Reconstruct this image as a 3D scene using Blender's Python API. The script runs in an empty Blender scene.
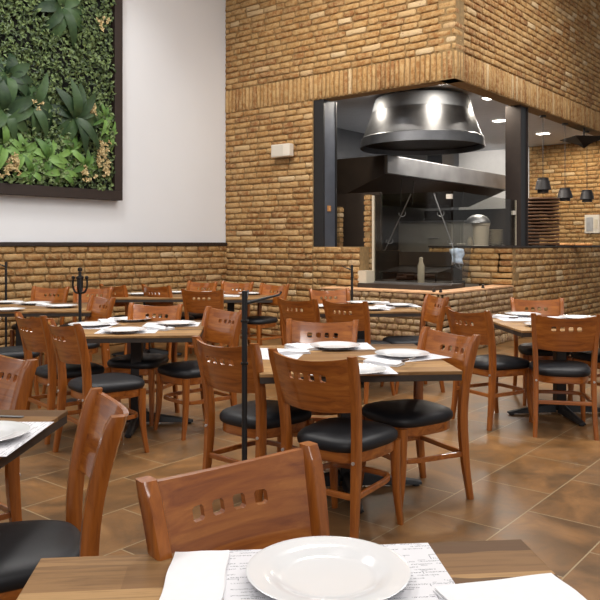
import bpy, bmesh, math, random
from mathutils import Vector, Matrix
random.seed(7)
C = bpy.context.scene
COL = C.collection
PI = math.pi
R = math.radians
# ---------------------------------------------------------------- camera, world, lights, exposure
TH = math.atan(600/740)            # the room's long axis runs 39 degrees right of the view direction
cT, sT = math.cos(TH), math.sin(TH)
cam = bpy.data.cameras.new('camera'); co = bpy.data.objects.new('camera', cam); COL.objects.link(co)
co.location = (0, 0, 1.4); co.rotation_euler = (R(90), 0, TH)
cam.sensor_fit = 'HORIZONTAL'; cam.sensor_width = 36; cam.lens = 36*740/600
cam.shift_y = -56/600; cam.clip_start = 0.05
C.camera = co
C.view_settings.view_transform = 'Standard'; C.view_settings.look = 'None'
C.view_settings.gamma = 1; C.view_settings.use_curve_mapping = False
C.view_settings.exposure = 0.0
w = bpy.data.worlds.new('world'); C.world = w; w.use_nodes = True
w.node_tree.nodes['Background'].inputs[0].default_value = (0.98, 0.99, 1.0, 1)
w.node_tree.nodes['Background'].inputs[1].default_value = 0.33

def area(name, loc, size, power, col=(1, .975, .95), rot=(0, 0, 0), sy=None):
    l = bpy.data.lights.new(name, 'AREA'); l.energy = power; l.color = col; l.size = size
    if sy: l.shape = 'RECTANGLE'; l.size_y = sy
    o = bpy.data.objects.new(name, l); COL.objects.link(o); o.location = loc; o.rotation_euler = rot
    return o
def spot(name, loc, tgt, power, ang=60, col=(1, .9, .76), blend=.8, rad=.06):
    l = bpy.data.lights.new(name, 'SPOT'); l.energy = power; l.color = col
    l.spot_size = R(ang); l.spot_blend = blend; l.shadow_soft_size = rad
    o = bpy.data.objects.new(name, l); COL.objects.link(o); o.location = loc
    o.rotation_euler = (Vector(tgt)-Vector(loc)).to_track_quat('-Z', 'Y').to_euler()
    return o
for i, (x, y, s, p) in enumerate([(-6.2, 4.0, 1.1, 120), (-3.6, 5.6, 1.1, 130), (-1.0, 6.8, 1.1, 135), (-2.6, 2.2, 1.1, 50),
                     (.9, 3.6, 1.1, 50), (2.5, 6.5, 1.2, 60), (-5.4, 2.2, 1.4, 50), (-2.2, 9.5, 1.1, 110), (-5.0, .5, 1.2, 80)]):
    area('assumed_ceiling_lamp', (x, y, 6.2), s, p)  # assumed lamps above the view, added to light the dining room
# assumed unseen light behind the camera, added to put glare on the chair backs
o = area('assumed_glare_light', (0, 0, 0), 5.0, 215, (1, .97, .95), sy=.8)
_p = Vector((cT*.6 + sT*5.2, sT*.6 - cT*5.2, 5.1)); o.location = _p
o.rotation_euler = (Vector((-sT*4.5, cT*4.5, .8))-_p).to_track_quat('-Z', 'Y').to_euler()
# assumed wall washers on the brick volume, added out of view without fixtures
spot('assumed_brick_spot', (-6.2, 5.4, 6.1), (-6.4, 8.5, 3.2), 260, 75)
spot('assumed_brick_spot', (-4.9, 5.4, 6.1), (-5.0, 8.5, 3.4), 200, 75)
spot('assumed_brick_spot', (-1.4, 11.0, 6.1), (-4.39, 11.0, 3.4), 170, 80)
spot('assumed_brick_spot', (-6.6, 6.6, 6.1), (-8.4, 6.0, 1.0), 90, 80, (1, .97, .94))

# ---------------------------------------------------------------- helpers
def Wd(X, d, z=0.0): return Vector((cT*X - sT*d, sT*X + cT*d, z))
def G(px, py, z):            # a point at height z seen at a given place of the photograph
    d = 740*(1.4-z)/(py-244); return Wd((px-300)*d/740, d, z)
def D(px, py, d): return Wd((px-300)*d/740, d, 1.4-(py-244)*d/740)
def obj(name, bm, mat, parent=None, smooth=False, bevel=None, angle=40):
    me = bpy.data.meshes.new(name); bmesh.ops.recalc_face_normals(bm, faces=bm.faces[:])
    bm.to_mesh(me); bm.free()
    o = bpy.data.objects.new(name, me); COL.objects.link(o)
    if mat is not None: me.materials.append(mat)
    if smooth:
        for p in me.polygons: p.use_smooth = True
        try: me.set_sharp_from_angle(angle=R(angle))
        except Exception: pass
    if bevel:
        m = o.modifiers.new('bevel', 'BEVEL'); m.width = bevel; m.segments = 2; m.limit_method = 'ANGLE'; m.angle_limit = R(40)
    if parent is not None: o.parent = parent
    return o
def thing(name, label, cat, loc=(0, 0, 0), rz=0, group=None):
    o = bpy.data.objects.new(name, None); COL.objects.link(o); o.empty_display_size = .1
    o.location = loc; o.rotation_euler = (0, 0, rz); o['label'] = label; o['category'] = cat
    if group: o['group'] = group
    return o
def tag(o, label, cat, group=None):
    o['label'] = label; o['category'] = cat
    if group: o['group'] = group
    return o
def struct(name, bm, m, parent=None, **k):
    o = obj(name, bm, m, parent, **k)
    if parent is None: o['kind'] = 'structure'
    return o
def dup(o, loc=None, rz=None, label=None, group=None, parent=None):
    c = o.copy(); COL.objects.link(c)
    if parent is not None: c.parent = parent
    if loc is not None: c.location = loc
    if rz is not None: c.rotation_euler = (0, 0, rz)
    if label: c['label'] = label
    if group: c['group'] = group
    for ch in list(o.children): dup(ch, parent=c)
    return c
def box(bm, x0, x1, y0, y1, z0, z1, M=None):
    vs = [bm.verts.new(Vector((x, y, z)) if M is None else M @ Vector((x, y, z))) for x in (x0, x1) for y in (y0, y1) for z in (z0, z1)]
    for f in ((0, 1, 3, 2), (4, 6, 7, 5), (0, 4, 5, 1), (2, 3, 7, 6), (0, 2, 6, 4), (1, 5, 7, 3)):
        bm.faces.new([vs[i] for i in f])
    return bm
def BX(*a, **k): return box(bmesh.new(), *a, **k)
def lathe(bm, prof, n=32, c=(0, 0, 0), close=True, sxy=(1, 1)):
    rings = []
    for r, z in prof:
        if r < 1e-5: rings.append([bm.verts.new((c[0], c[1], c[2]+z))])
        else: rings.append([bm.verts.new((c[0]+sxy[0]*r*math.cos(2*PI*i/n), c[1]+sxy[1]*r*math.sin(2*PI*i/n), c[2]+z)) for i in range(n)])
    for a, b in zip(rings, rings[1:]):
        for i in range(n):
            j = (i+1) % n
            if len(a) == 1 and len(b) == 1: continue
            if len(a) == 1: bm.faces.new((a[0], b[i], b[j]))
            elif len(b) == 1: bm.faces.new((a[i], a[j], b[0]))
            else: bm.faces.new((a[i], a[j], b[j], b[i]))
    if close:
        for r in (rings[0], rings[-1]):
            if len(r) > 2: bm.faces.new(r)
    return bm
def tube(bm, pts, rad, n=8, closed=False):
    pts = [Vector(p) for p in pts]; rs = rad if isinstance(rad, (list, tuple)) else [rad]*len(pts)
    rings = []; N = len(pts); up = None
    for i, p in enumerate(pts):
        a = pts[(i-1) % N] if (i > 0 or closed) else p; b = pts[(i+1) % N] if (i < N-1 or closed) else p
        t = (b-a).normalized()
        if up is None: up = t.orthogonal().normalized()
        up = (up - t*up.dot(t)).normalized(); v = t.cross(up)
        rings.append([bm.verts.new(p + (up*math.cos(2*PI*k/n)+v*math.sin(2*PI*k/n))*rs[i]) for k in range(n)])
    for i in range(N if closed else N-1):
        a, b = rings[i], rings[(i+1) % N]
        for k in range(n): bm.faces.new((a[k], a[(k+1) % n], b[(k+1) % n], b[k]))
    if not closed: bm.faces.new(rings[0]); bm.faces.new(rings[-1])
    return bm
def sweep(bm, secs):         # secs: list of closed loops with equal counts
    rr = [[bm.verts.new(p) for p in s] for s in secs]
    n = len(rr[0])
    for a, b in zip(rr, rr[1:]):
        for k in range(n): bm.faces.new((a[k], a[(k+1) % n], b[(k+1) % n], b[k]))
    bm.faces.new(rr[0]); bm.faces.new(rr[-1])
    return bm
def smoothpath(pts, k=6):
    out = []; P = [Vector(p) for p in pts]
    P = [P[0]*2-P[1]]+P+[P[-1]*2-P[-2]]
    for i in range(1, len(P)-2):
        for j in range(k):
            t = j/k; a, b, c, d = P[i-1:i+3]
            out.append(.5*((2*b)+(c-a)*t+(2*a-5*b+4*c-d)*t*t+(-a+3*b-3*c+d)*t**3))
    out.append(P[-2]); return out

# ---------------------------------------------------------------- materials
def srgb(r, g, b):
    f = lambda c: (c/255/12.92) if c/255 <= .04045 else ((c/255+.055)/1.055)**2.4
    return (f(r), f(g), f(b), 1)
class NT:
    def __init__(s, name):
        s.m = bpy.data.materials.new(name); s.m.use_nodes = True; s.t = s.m.node_tree; s.n = s.t.nodes; s.l = s.t.links
        s.b = s.n['Principled BSDF']
    def new(s, ty, **k):
        x = s.n.new(ty)
        for a, v in k.items(): setattr(x, a, v)
        return x
    def put(s, x, i, v):
        if hasattr(v, 'is_linked') or hasattr(v, 'links'): s.l.new(v, x.inputs[i])
        else: x.inputs[i].default_value = v
    def obj(s): return s.new('ShaderNodeTexCoord').outputs['Object']
    def mapping(s, v, scale=(1, 1, 1), loc=(0, 0, 0), rot=(0, 0, 0)):
        x = s.new('ShaderNodeMapping'); s.put(x, 0, v); x.inputs['Scale'].default_value = scale
        x.inputs['Location'].default_value = loc; x.inputs['Rotation'].default_value = rot; return x.outputs[0]
    def noise(s, v, scale, detail=4, rough=.55, dist=0):
        x = s.new('ShaderNodeTexNoise'); s.put(x, 'Vector', v); x.inputs['Scale'].default_value = scale
        x.inputs['Detail'].default_value = detail; x.inputs['Roughness'].default_value = rough; x.inputs['Distortion'].default_value = dist
        return x.outputs['Fac']
    def ramp(s, f, stops):
        x = s.new('ShaderNodeValToRGB'); s.put(x, 0, f); e = x.color_ramp.elements
        while len(e) < len(stops): e.new(.5)
        for q, (p, c) in zip(e, stops): q.position = p; q.color = c
        return x.outputs[0]
    def mix(s, f, a, b, mode='MIX'):
        x = s.new('ShaderNodeMix', data_type='RGBA', blend_type=mode)
        s.put(x, 0, f); s.put(x, 6, a); s.put(x, 7, b); return x.outputs[2]
    def math(s, op, a, b=0.0):
        x = s.new('ShaderNodeMath', operation=op); s.put(x, 0, a); s.put(x, 1, b); return x.outputs[0]
    def bump(s, h, st=.3, dist=.01, nrm=None):
        x = s.new('ShaderNodeBump'); s.put(x, 'Height', h); x.inputs['Strength'].default_value = st; x.inputs['Distance'].default_value = dist
        if nrm is not None: s.put(x, 'Normal', nrm)
        s.l.new(x.outputs[0], s.b.inputs['Normal']); return x.outputs[0]
    def set(s, col=None, rough=None, metal=None, spec=None, coat=None, croug=None):
        if col is not None: s.put(s.b, 'Base Color', col)
        if rough is not None: s.put(s.b, 'Roughness', rough)
        if metal is not None: s.put(s.b, 'Metallic', metal)
        if spec is not None: s.put(s.b, 'Specular IOR Level', spec)
        if coat is not None: s.put(s.b, 'Coat Weight', coat)
        if croug is not None: s.put(s.b, 'Coat Roughness', croug)
        return s.m
def plain(name, col, rough=.5, metal=0, spec=.5, nz=.08, scale=8, **k):
    n = NT(name); v = n.obj(); f = n.noise(v, scale, 3)
    c = n.ramp(f, [(.3, tuple(x*(1-nz) for x in col[:3])+(1,)), (.7, tuple(min(1, x*(1+nz)) for x in col[:3])+(1,))])
    return n.set(c, rough, metal, spec, **k)
M = {}
M['white_wall'] = plain('white_wall_paint', srgb(228, 230, 233), .7, nz=.01, scale=1.5)
M['ceiling'] = plain('ceiling_paint', srgb(225, 224, 222), .8, nz=.02)
M['kceiling'] = plain('kitchen_ceiling_paint', srgb(205, 209, 216), .55, nz=.04)
M['mortar'] = plain('mortar', srgb(138, 112, 74), .95, nz=.2, scale=20)
M['black_metal'] = plain('black_metal', srgb(28, 28, 30), .48, 0, nz=.1)
M['iron'] = plain('dark_iron', srgb(38, 33, 30), .5, .5, nz=.15)
M['bluesteel'] = plain('grey_painted_steel', srgb(80, 85, 96), .6, 0, nz=.12, scale=5)
M['darkwall'] = plain('dark_grey_panel', srgb(92, 95, 100), .5, 0, nz=.12, scale=2)
M['darkbrown'] = plain('sooty_brown_panel', srgb(52, 42, 34), .6, nz=.2, scale=3)
M['frame_brown'] = plain('dark_brown_frame', srgb(42, 30, 24), .62, nz=.12, scale=10)
M['porcelain'] = plain('white_porcelain', srgb(234, 235, 236), .16, nz=.01, coat=.3)
M['linen'] = plain('white_paper_napkin', srgb(238, 238, 240), .85, nz=.015, scale=60)
M['cream'] = plain('cream_plastic', srgb(205, 195, 175), .5, nz=.04)
M['offwhite'] = plain('offwhite_plastic', srgb(215, 208, 196), .45, nz=.02)
M['bolt'] = plain('steel_bolt', srgb(205, 205, 205), .3, .6, nz=.02)
M['cork'] = plain('charred_wood', srgb(70, 45, 30), .8, nz=.4, scale=14)
M['brownboard'] = plain('brown_wood_board', srgb(96, 64, 40), .6, nz=.3, scale=9)
M['dough'] = plain('baked_crust', srgb(196, 140, 84), .8, nz=.35, scale=25)
M['handle'] = plain('dark_red_wood_handle', srgb(62, 34, 26), .4, nz=.2, scale=30)
M['knob'] = plain('black_knob', srgb(30, 24, 22), .5)
M['bag'] = plain('pale_plastic_bag', srgb(170, 185, 200), .4, nz=.15, scale=20)

n = NT('brushed_steel'); v = n.obj(); f = n.noise(v, 2, 2)
n.set(n.ramp(f, [(.3, srgb(132, 132, 134)), (.7, srgb(160, 160, 162))]), n.math('ADD', n.math('MULTIPLY', f, .1), .36), .85); M['steel'] = n.m
n = NT('dark_stainless'); v = n.obj(); f = n.noise(v, 4, 4)
n.set(n.ramp(f, [(.3, srgb(92, 93, 96)), (.7, srgb(112, 113, 116))]), n.math('ADD', n.math('MULTIPLY', f, .1), .36), .95); M['hood'] = n.m

n = NT('cherry_wood'); v = n.obj()
w1 = n.noise(n.mapping(v, (1.0, 9, 16)), 2.6, 4, .55, .7)
w2 = n.noise(n.mapping(v, (2, 60, 60)), 5, 3, .6)
oi = n.new('ShaderNodeObjectInfo').outputs['Random']
c = n.ramp(w1, [(.28, srgb(128, 66, 22)), (.5, srgb(166, 94, 34)), (.72, srgb(194, 120, 50))])
c = n.mix(n.math('MULTIPLY', w2, .35), c, srgb(112, 54, 18), 'MIX')
n.set(c, .3, 0, .5, coat=.9, croug=.07); n.bump(w2, .08, .002); M['cherry'] = n.m
M_ch_v = None
n = NT('cherry_wood_upright'); v = n.obj()
w1 = n.noise(n.mapping(v, (14, 14, 1.5)), 3, 4, .6, .6)
c = n.ramp(w1, [(.3, srgb(132, 70, 24)), (.7, srgb(176, 102, 38))])
n.set(c, .3, 0, .5, coat=.5, croug=.15); M['cherry_v'] = n.m
n = NT('black_vinyl'); v = n.obj(); f = n.noise(v, 260, 2); g = n.noise(v, 6, 3)
n.set(srgb(24, 25, 29), n.math('ADD', n.math('MULTIPLY', g, .2), .4), 0, .4); n.bump(f, .15, .001); M['vinyl'] = n.m

n = NT('table_wood'); v = n.obj()
br = n.new('ShaderNodeTexBrick'); br.offset = .37; br.offset_frequency = 2
n.put(br, 'Vector', n.mapping(v, (1, 1, 1), (.33, -.012, 0))); br.inputs['Scale'].default_value = 1; br.inputs['Mortar Size'].default_value = .0
br.inputs['Brick Width'].default_value = .9; br.inputs['Row Height'].default_value = .098; br.inputs['Bias'].default_value = 0
br.inputs['Color1'].default_value = (0, 0, 0, 1); br.inputs['Color2'].default_value = (1, 1, 1, 1)
st = n.noise(n.mapping(v, (1.6, 26, 10)), 2.2, 6, .62, .5)
fi = n.noise(n.mapping(v, (5, 120, 30)), 3, 3, .6)
tone = n.ramp(br.outputs[0], [(.1, srgb(134, 100, 64)), (.4, srgb(162, 124, 80)), (.75, srgb(184, 146, 98)), (.95, srgb(156, 120, 80))])
c = n.mix(n.ramp(st, [(.5, (0, 0, 0, 1)), (.72, (1, 1, 1, 1))]), tone, srgb(104, 74, 46))
sp = n.new('ShaderNodeSeparateXYZ'); n.l.new(v, sp.inputs[0])
wob = n.math('MULTIPLY', n.math('SUBTRACT', n.noise(n.mapping(v, (2.5, 1, 1)), 2, 2), .5), .06)
yy = n.math('ADD', sp.outputs[1], wob)
def band(a, b): return n.math('MULTIPLY', n.math('GREATER_THAN', yy, a), n.math('LESS_THAN', yy, b))
msk = n.math('MAXIMUM', n.math('MAXIMUM', band(.40, .6), band(.20, .285)), band(-.2, -.12))
msk = n.math('MULTIPLY', msk, n.math('GREATER_THAN', n.math('ADD', sp.outputs[0], n.math('MULTIPLY', wob, 3)), -.12))
c = n.mix(n.math('MULTIPLY', msk, .85), c, srgb(82, 58, 38))
c = n.mix(n.math('MULTIPLY', fi, .3), c, srgb(120, 88, 58))
n.set(c, .5, 0, .16); n.bump(fi, .06, .001); M['table'] = n.m
M['table_edge'] = plain('dark_table_edge', srgb(58, 50, 44), .5, nz=.2, scale=12)

# floor tiles
n = NT('floor_tile'); v = n.obj()
sep = n.new('ShaderNodeSeparateXYZ'); n.l.new(v, sep.inputs[0])
cmb = n.new('ShaderNodeCombineXYZ')
n.put(cmb, 0, n.math('ADD', sep.outputs[1], -4.10-.33+20*.66)); n.put(cmb, 1, n.math('ADD', sep.outputs[0], 1.937+40*.42))
br = n.new('ShaderNodeTexBrick'); br.offset = .5; n.l.new(cmb.outputs[0], br.inputs['Vector'])
for k, q in (('Scale', 1), ('Mortar Size', .0035), ('Mortar Smooth', .1), ('Bias', 0), ('Brick Width', .66), ('Row Height', .42)): br.inputs[k].default_value = q
br.inputs['Color1'].default_value = (0, 0, 0, 1); br.inputs['Color2'].default_value = (1, 1, 1, 1); br.inputs['Mortar'].default_value = (.5, .5, .5, 1)
tv = n.new('ShaderNodeVectorMath', operation='MULTIPLY_ADD'); n.l.new(br.outputs[0], tv.inputs[0]); tv.inputs[1].default_value = (7, 5, 3); n.l.new(v, tv.inputs[2])
a1 = n.noise(tv.outputs[0], 2.6, 8, .62, .6); a2 = n.noise(v, 38, 4, .6)
c = n.ramp(a1, [(.3, srgb(78, 60, 40)), (.44, srgb(114, 82, 48)), (.56, srgb(142, 100, 56)), (.72, srgb(174, 128, 76))])
c = n.mix(n.math('MULTIPLY', a2, .35), c, srgb(100, 74, 44))
c = n.mix(n.math('MULTIPLY', br.outputs[0], .35), c, srgb(96, 82, 64))
c = n.mix(br.outputs['Fac'], c, srgb(158, 138, 106))
n.set(c, n.math('ADD', n.math('MULTIPLY', a1, .25), .26), 0, .45)
bb = n.math('SUBTRACT', n.math('MULTIPLY', a2, .25), br.outputs['Fac']); n.bump(bb, .25, .003); M['floor'] = n.m

# bricks
def brickmat(name, stops, mort):
    n = NT(name); v = n.obj(); at = n.new('ShaderNodeAttribute', attribute_name='tone')
    sp = n.new('ShaderNodeSeparateColor'); n.l.new(at.outputs['Color'], sp.inputs[0])
    f1 = n.noise(v, 17, 7, .72); f2 = n.noise(v, 90, 4, .6)
    c = n.ramp(sp.outputs[0], stops)
    c = n.mix(n.ramp(f1, [(.42, (0, 0, 0, 1)), (.62, (.75, .75, .75, 1))]), c, srgb(202, 174, 126))
    c = n.mix(n.ramp(f1, [(.32, (.65, .65, .65, 1)), (.46, (0, 0, 0, 1))]), c, srgb(124, 84, 46))
    c = n.mix(n.math('MULTIPLY', f2, .4), c, srgb(132, 96, 60))
    n.set(c, .85, 0, .3)
    h = n.math('ADD', n.math('MULTIPLY', f1, 1.0), n.math('MULTIPLY', f2, .5)); n.bump(h, .9, .014)
    return n.m
M['brick'] = brickmat('tan_brick', [(0, srgb(138, 88, 48)), (.25, srgb(162, 114, 64)), (.6, srgb(178, 136, 82)), (.9, srgb(192, 152, 102)), (1, srgb(222, 200, 164))], None)
M['greybrick'] = brickmat('weathered_brick', [(0, srgb(120, 92, 74)), (.4, srgb(150, 122, 98)), (.8, srgb(172, 148, 122)), (1, srgb(200, 182, 158))], None)

def emis(name, col, st):
    n = NT(name); n.b.inputs['Emission Color'].default_value = col; n.b.inputs['Emission Strength'].default_value = st
    n.set(n.ramp(n.noise(n.obj(), 3), [(0, (.8, .8, .8, 1)), (1, (.85, .85, .85, 1))]), .5); return n.m
M['lamp'] = emis('lamp_glow', (1, .95, .86, 1), 9)
# thin glass
n = NT('thin_glass'); tr = n.new('ShaderNodeBsdfTransparent'); tr.inputs[0].default_value = (.78, .78, .76, 1)
gl = n.new('ShaderNodeBsdfGlossy'); gl.inputs['Roughness'].default_value = .03; gl.inputs[0].default_value = (1, 1, 1, 1)
lw = n.new('ShaderNodeFresnel'); lw.inputs[0].default_value = 1.45
smg = n.noise(n.obj(), 2.2, 4)
mx = n.new('ShaderNodeMixShader'); n.put(mx, 0, n.math('ADD', n.math('MULTIPLY', lw.outputs[0], .09), n.math('MULTIPLY', smg, .02)))
n.l.new(tr.outputs[0], mx.inputs[1]); n.l.new(gl.outputs[0], mx.inputs[2]); n.l.new(mx.outputs[0], n.n['Material Output'].inputs[0]); M['glass'] = n.m
# printed placemat: rows of small illegible print and boxes
n = NT('printed_placemat'); v = n.obj()
def rows(n, v, sc, bw, rh, ms, seed):
    b = n.new('ShaderNodeTexBrick'); n.put(b, 'Vector', n.mapping(v, (1, 1, 1), (seed, seed*.7, 0))); b.offset = .37
    for k, q in (('Scale', 1), ('Mortar Size', ms), ('Brick Width', bw), ('Row Height', rh), ('Mortar Smooth', 0), ('Bias', 0)): b.inputs[k].default_value = q
    b.inputs['Color1'].default_value = (0, 0, 0, 1); b.inputs['Color2'].default_value = (1, 1, 1, 1); b.inputs['Mortar'].default_value = (0, 0, 0, 1)
    return b
b1 = rows(n, v, 1, .052, .0125, .0042, .4)
fine = n.noise(n.mapping(v, (520, 330, 1)), 1, 0)
inside = n.math('SUBTRACT', 1, b1.outputs['Fac'])
pick = n.math('GREATER_THAN', b1.outputs[0], .45)
ink = n.math('MULTIPLY', n.math('MULTIPLY', inside, pick), n.math('GREATER_THAN', fine, .5))
b2 = rows(n, v, 1, .052, .025, .0009, .4)
ink2 = n.math('MULTIPLY', b2.outputs['Fac'], n.math('GREATER_THAN', n.noise(v, 30, 0), .6))
tot = n.math('MULTIPLY', n.math('MAXIMUM', ink, ink2), .75)
n.set(n.mix(tot, srgb(226, 226, 230), srgb(72, 74, 88)), .6); M['placemat'] = n.m
def leafmat(name, a, b, rough=.45):
    n = NT(name); v = n.obj(); f = n.noise(v, 14, 4)
    oi = n.new('ShaderNodeAttribute', attribute_name='tone')
    c = n.ramp(n.math('ADD', n.math('MULTIPLY', f, .5), n.math('MULTIPLY', oi.outputs['Fac'], .5)), [(.2, a), (.8, b)])
    return n.set(c, rough, 0, .4)
M['leaf_dark'] = leafmat('dark_green_leaf', srgb(24, 46, 28), srgb(70, 96, 58))
M['leaf_bush'] = leafmat('small_green_leaf', srgb(30, 48, 26), srgb(118, 138, 84))
M['leaf_light'] = leafmat('bright_green_leaf', srgb(64, 100, 44), srgb(122, 158, 82))
M['dry'] = leafmat('dried_flower', srgb(158, 134, 84), srgb(222, 204, 156), .8)
M['soil'] = plain('dark_backing', srgb(22, 24, 18), .9)

# ---------------------------------------------------------------- brick builder: real bricks standing proud of a mortar backing
def bricks(name, o, u, nrm, regs, mat=None, mort=None, rh=.09, bl=.32, soldier=(), t=.022, seed=1, back=.2, parent=None):
    """o: origin, u: unit vector along the wall, nrm: outward unit vector; regs: (u0,u1,z0,z1)"""
    rnd = random.Random(seed); o = Vector(o); u = Vector(u); nn = Vector(nrm); Z = Vector((0, 0, 1))
    bm = bmesh.new(); lay = bm.verts.layers.float_color.new('tone')
    P = lambda a, z, h: o + u*a + Z*z + nn*h
    def brick(a0, a1, z0, z1):
        g = .009; a0 += g; a1 -= g; z0 += g*.95; z1 -= g*.95
        if a1-a0 < .02: return
        ch = min(.015, (a1-a0)*.3); tt = t*rnd.uniform(.75, 1.25)
        tone = rnd.random(); 
        out = [(a0+ch, z0), ((a0+a1)/2, z0), (a1-ch, z0), (a1, z0+ch), (a1, (z0+z1)/2), (a1, z1-ch), (a1-ch, z1), ((a0+a1)/2, z1), (a0+ch, z1), (a0, z1-ch), (a0, (z0+z1)/2), (a0, z0+ch)]
        j = .0048
        out = [(a+rnd.uniform(-j, j), z+rnd.uniform(-j, j)) for a, z in out]
        ca, cz = (a0+a1)/2, (z0+z1)/2
        r1, r2, r3 = [], [], []
        for a, z in out:
            for rr, ins, h in ((r1, 0, -.004), (r2, .001, tt*.65), (r3, .008, tt)):
                da = ca-a; dz = cz-z
                vv = bm.verts.new(P(a+max(-ins, min(ins, da)), z+max(-ins, min(ins, dz)), h+(rnd.uniform(-.002, .002) if h > 0 else 0)))
                vv[lay] = (tone, tone, tone, 1); rr.append(vv)
        k = 12
        for A, B in ((r1, r2), (r2, r3)):
            for i in range(k): bm.faces.new((A[i], A[(i+1) % k], B[(i+1) % k], B[i])).smooth = True
        bm.faces.new(r3).smooth = True
    zs = sorted(set([r[2] for r in regs]+[r[3] for r in regs]))
    zmin, zmax = min(zs), max(zs)
    row = 0; z = zmin
    # a band with its own z-steps is filled row by row; band limits are multiples of the row height
    for (a0, a1, z0, z1) in regs:
        nr = max(1, round((z1-z0)/rh)); h = (z1-z0)/nr
        for i in range(nr):
            za = z0+i*h; a = a0 - rnd.uniform(0, bl*.9)
            rr = random.Random(int((za+100)*1000)+seed)
            a = math.floor(a0/bl)*bl - rr.uniform(0, .5)*bl - (.5*bl if i % 2 else 0)
            while a < a1:
                L = bl*rnd.uniform(.72, 1.12)
                if rnd.random() < .12: L *= .6
                s, e = max(a, a0), min(a+L, a1)
                if s-a0 < .05: s = a0
                if a1-e < .05: e = a1
                if e-s > .05 or (s == a0): brick(s, e, za+rnd.uniform(-.002, .002), za+h)
                a = e if e > a else a+L
                if e >= a1: break
    for (a0, a1, z0, z1) in soldier:
        a = a0
        while a < a1-.03:
            L = .078*rnd.uniform(.88, 1.12); e = min(a+L, a1)
            if a1-e < .03: e = a1
            brick(a, e, z0+rnd.uniform(-.008, .004), z1); a = e
    me_bricks = bm
    wb = bmesh.new()
    for (a0, a1, z0, z1) in list(regs)+list(soldier):
        ps = [P(a, z, h) for a in (a0, a1) for h in (-back, 0) for z in (z0, z1)]
        vs = [wb.verts.new(p) for p in ps]
        for f in ((0, 1, 3, 2), (4, 6, 7, 5), (0, 4, 5, 1), (2, 3, 7, 6), (0, 2, 6, 4), (1, 5, 7, 3)): wb.faces.new([vs[i] for i in f])
    ob = struct(name, wb, mort or M['mortar'], parent)
    b = obj('brickwork', me_bricks, mat or M['brick'], ob)
    return ob

# ---------------------------------------------------------------- the room
XB = -8.46      # painted wall plane
YK = 8.53       # left face of the kitchen block
XK = -4.39      # right face of the kitchen block
ZS = 3.50       # underside of the brick band over the opening
struct('floor', BX(XB-.3, 6, -5, 18, -.1, 0), M['floor'])
bm = bmesh.new(); box(bm, XB-.3, 6, -5, 18, 6.4, 6.55); struct('ceiling', bm, M['ceiling'])
struct('wall_left', BX(XB-.25, XB, -5, 17.2, 0, 6.4), M['white_wall'])
bricks('wall_wainscot', (XB+.02, 0, 0), (0, 1, 0), (1, 0, 0), [(1.5, YK, 0, 1.375)], bl=.3, seed=3, back=.019, rh=.0915)
struct('trim_1', BX(XB+.001, XB+.06, -5, YK, 1.378, 1.424), M['frame_brown'])
bricks('wall_kitchen_front', (0, YK, 0), (1, 0, 0), (0, -1, 0),
       [(XB, -6.67, 0, ZS), (-6.67, -5.84, 0, 1.36), (XB, XK+.02, ZS+.37, 6.4)], soldier=[(XB, XK+.02, ZS, ZS+.37)], seed=5, back=.22, rh=.0905)
bricks('wall_kitchen_side', (XK, 0, 0), (0, 1, 0), (1, 0, 0),
       [(YK-.016, 17.0, ZS+.37, 6.4), (10.31, 17.0, .13, 1.345)], soldier=[(YK-.016, 17.0, ZS, ZS+.37), (10.31, 17.0, 0, .13)], seed=8, back=.22, rh=.0905)
# low wall before the grill
bricks('wall_parapet_front', (0, 8.17, 0), (1, 0, 0), (0, -1, 0), [(-6.25, XK+.02, .13, .78)], soldier=[(-6.25, XK+.02, 0, .13)], mat=M['greybrick'], seed=11, back=.3, rh=.085, bl=.22)
bricks('wall_parapet_side', (XK+.02, 0, 0), (0, 1, 0), (1, 0, 0), [(8.17, 10.285, .13, .78)], soldier=[(8.17, 10.285, 0, .13)], mat=M['greybrick'], seed=12, back=.3, rh=.085, bl=.22)
bm = bmesh.new(); box(bm, -6.25, XK+.04, 8.145, 8.47, .78, .80); box(bm, XK-.28, XK+.04, 8.47, 10.285, .78, .80)
struct('trim_2', bm, plain('worn_brick_coping', srgb(206, 160, 118), .7, nz=.25, scale=9))
bricks('wall_grill_back', (0, 10.31, 0), (1, 0, 0), (0, -1, 0), [(-5.75, XK+.02, .8, 1.345)], seed=15, back=.22, rh=.0905)
# counter slab on the side wall and the corner wall
bm = bmesh.new(); box(bm, -4.95, XK+.03, 10.951, 17, 1.347, 1.372); box(bm, -5.75, XK+.03, 10.28, 10.95, 1.347, 1.372)
struct('trim_3', bm, M['darkbrown'])
# kitchen shell
struct('wall_kitchen_back', BX(XB, -6.65, 16.62, 16.9, 0, 3.64), plain('pale_kitchen_wall', srgb(226, 224, 220), .5, nz=.03))
bricks('wall_kitchen_rear', (0, 16.6, 0), (1, 0, 0), (0, -1, 0), [(-6.65, -4.62, 0, 3.64)], seed=17, back=.2, rh=.0905, bl=.3)
struct('wall_kitchen_left', BX(XB+.002, XB+.03, YK+.24, 16.6, 0, 3.64), M['darkwall'])
bm = bmesh.new(); box(bm, XB, XK-.22, YK+.221, 16.9, 3.64, 3.8); struct('ceiling_kitchen', bm, M['kceiling'])

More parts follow.
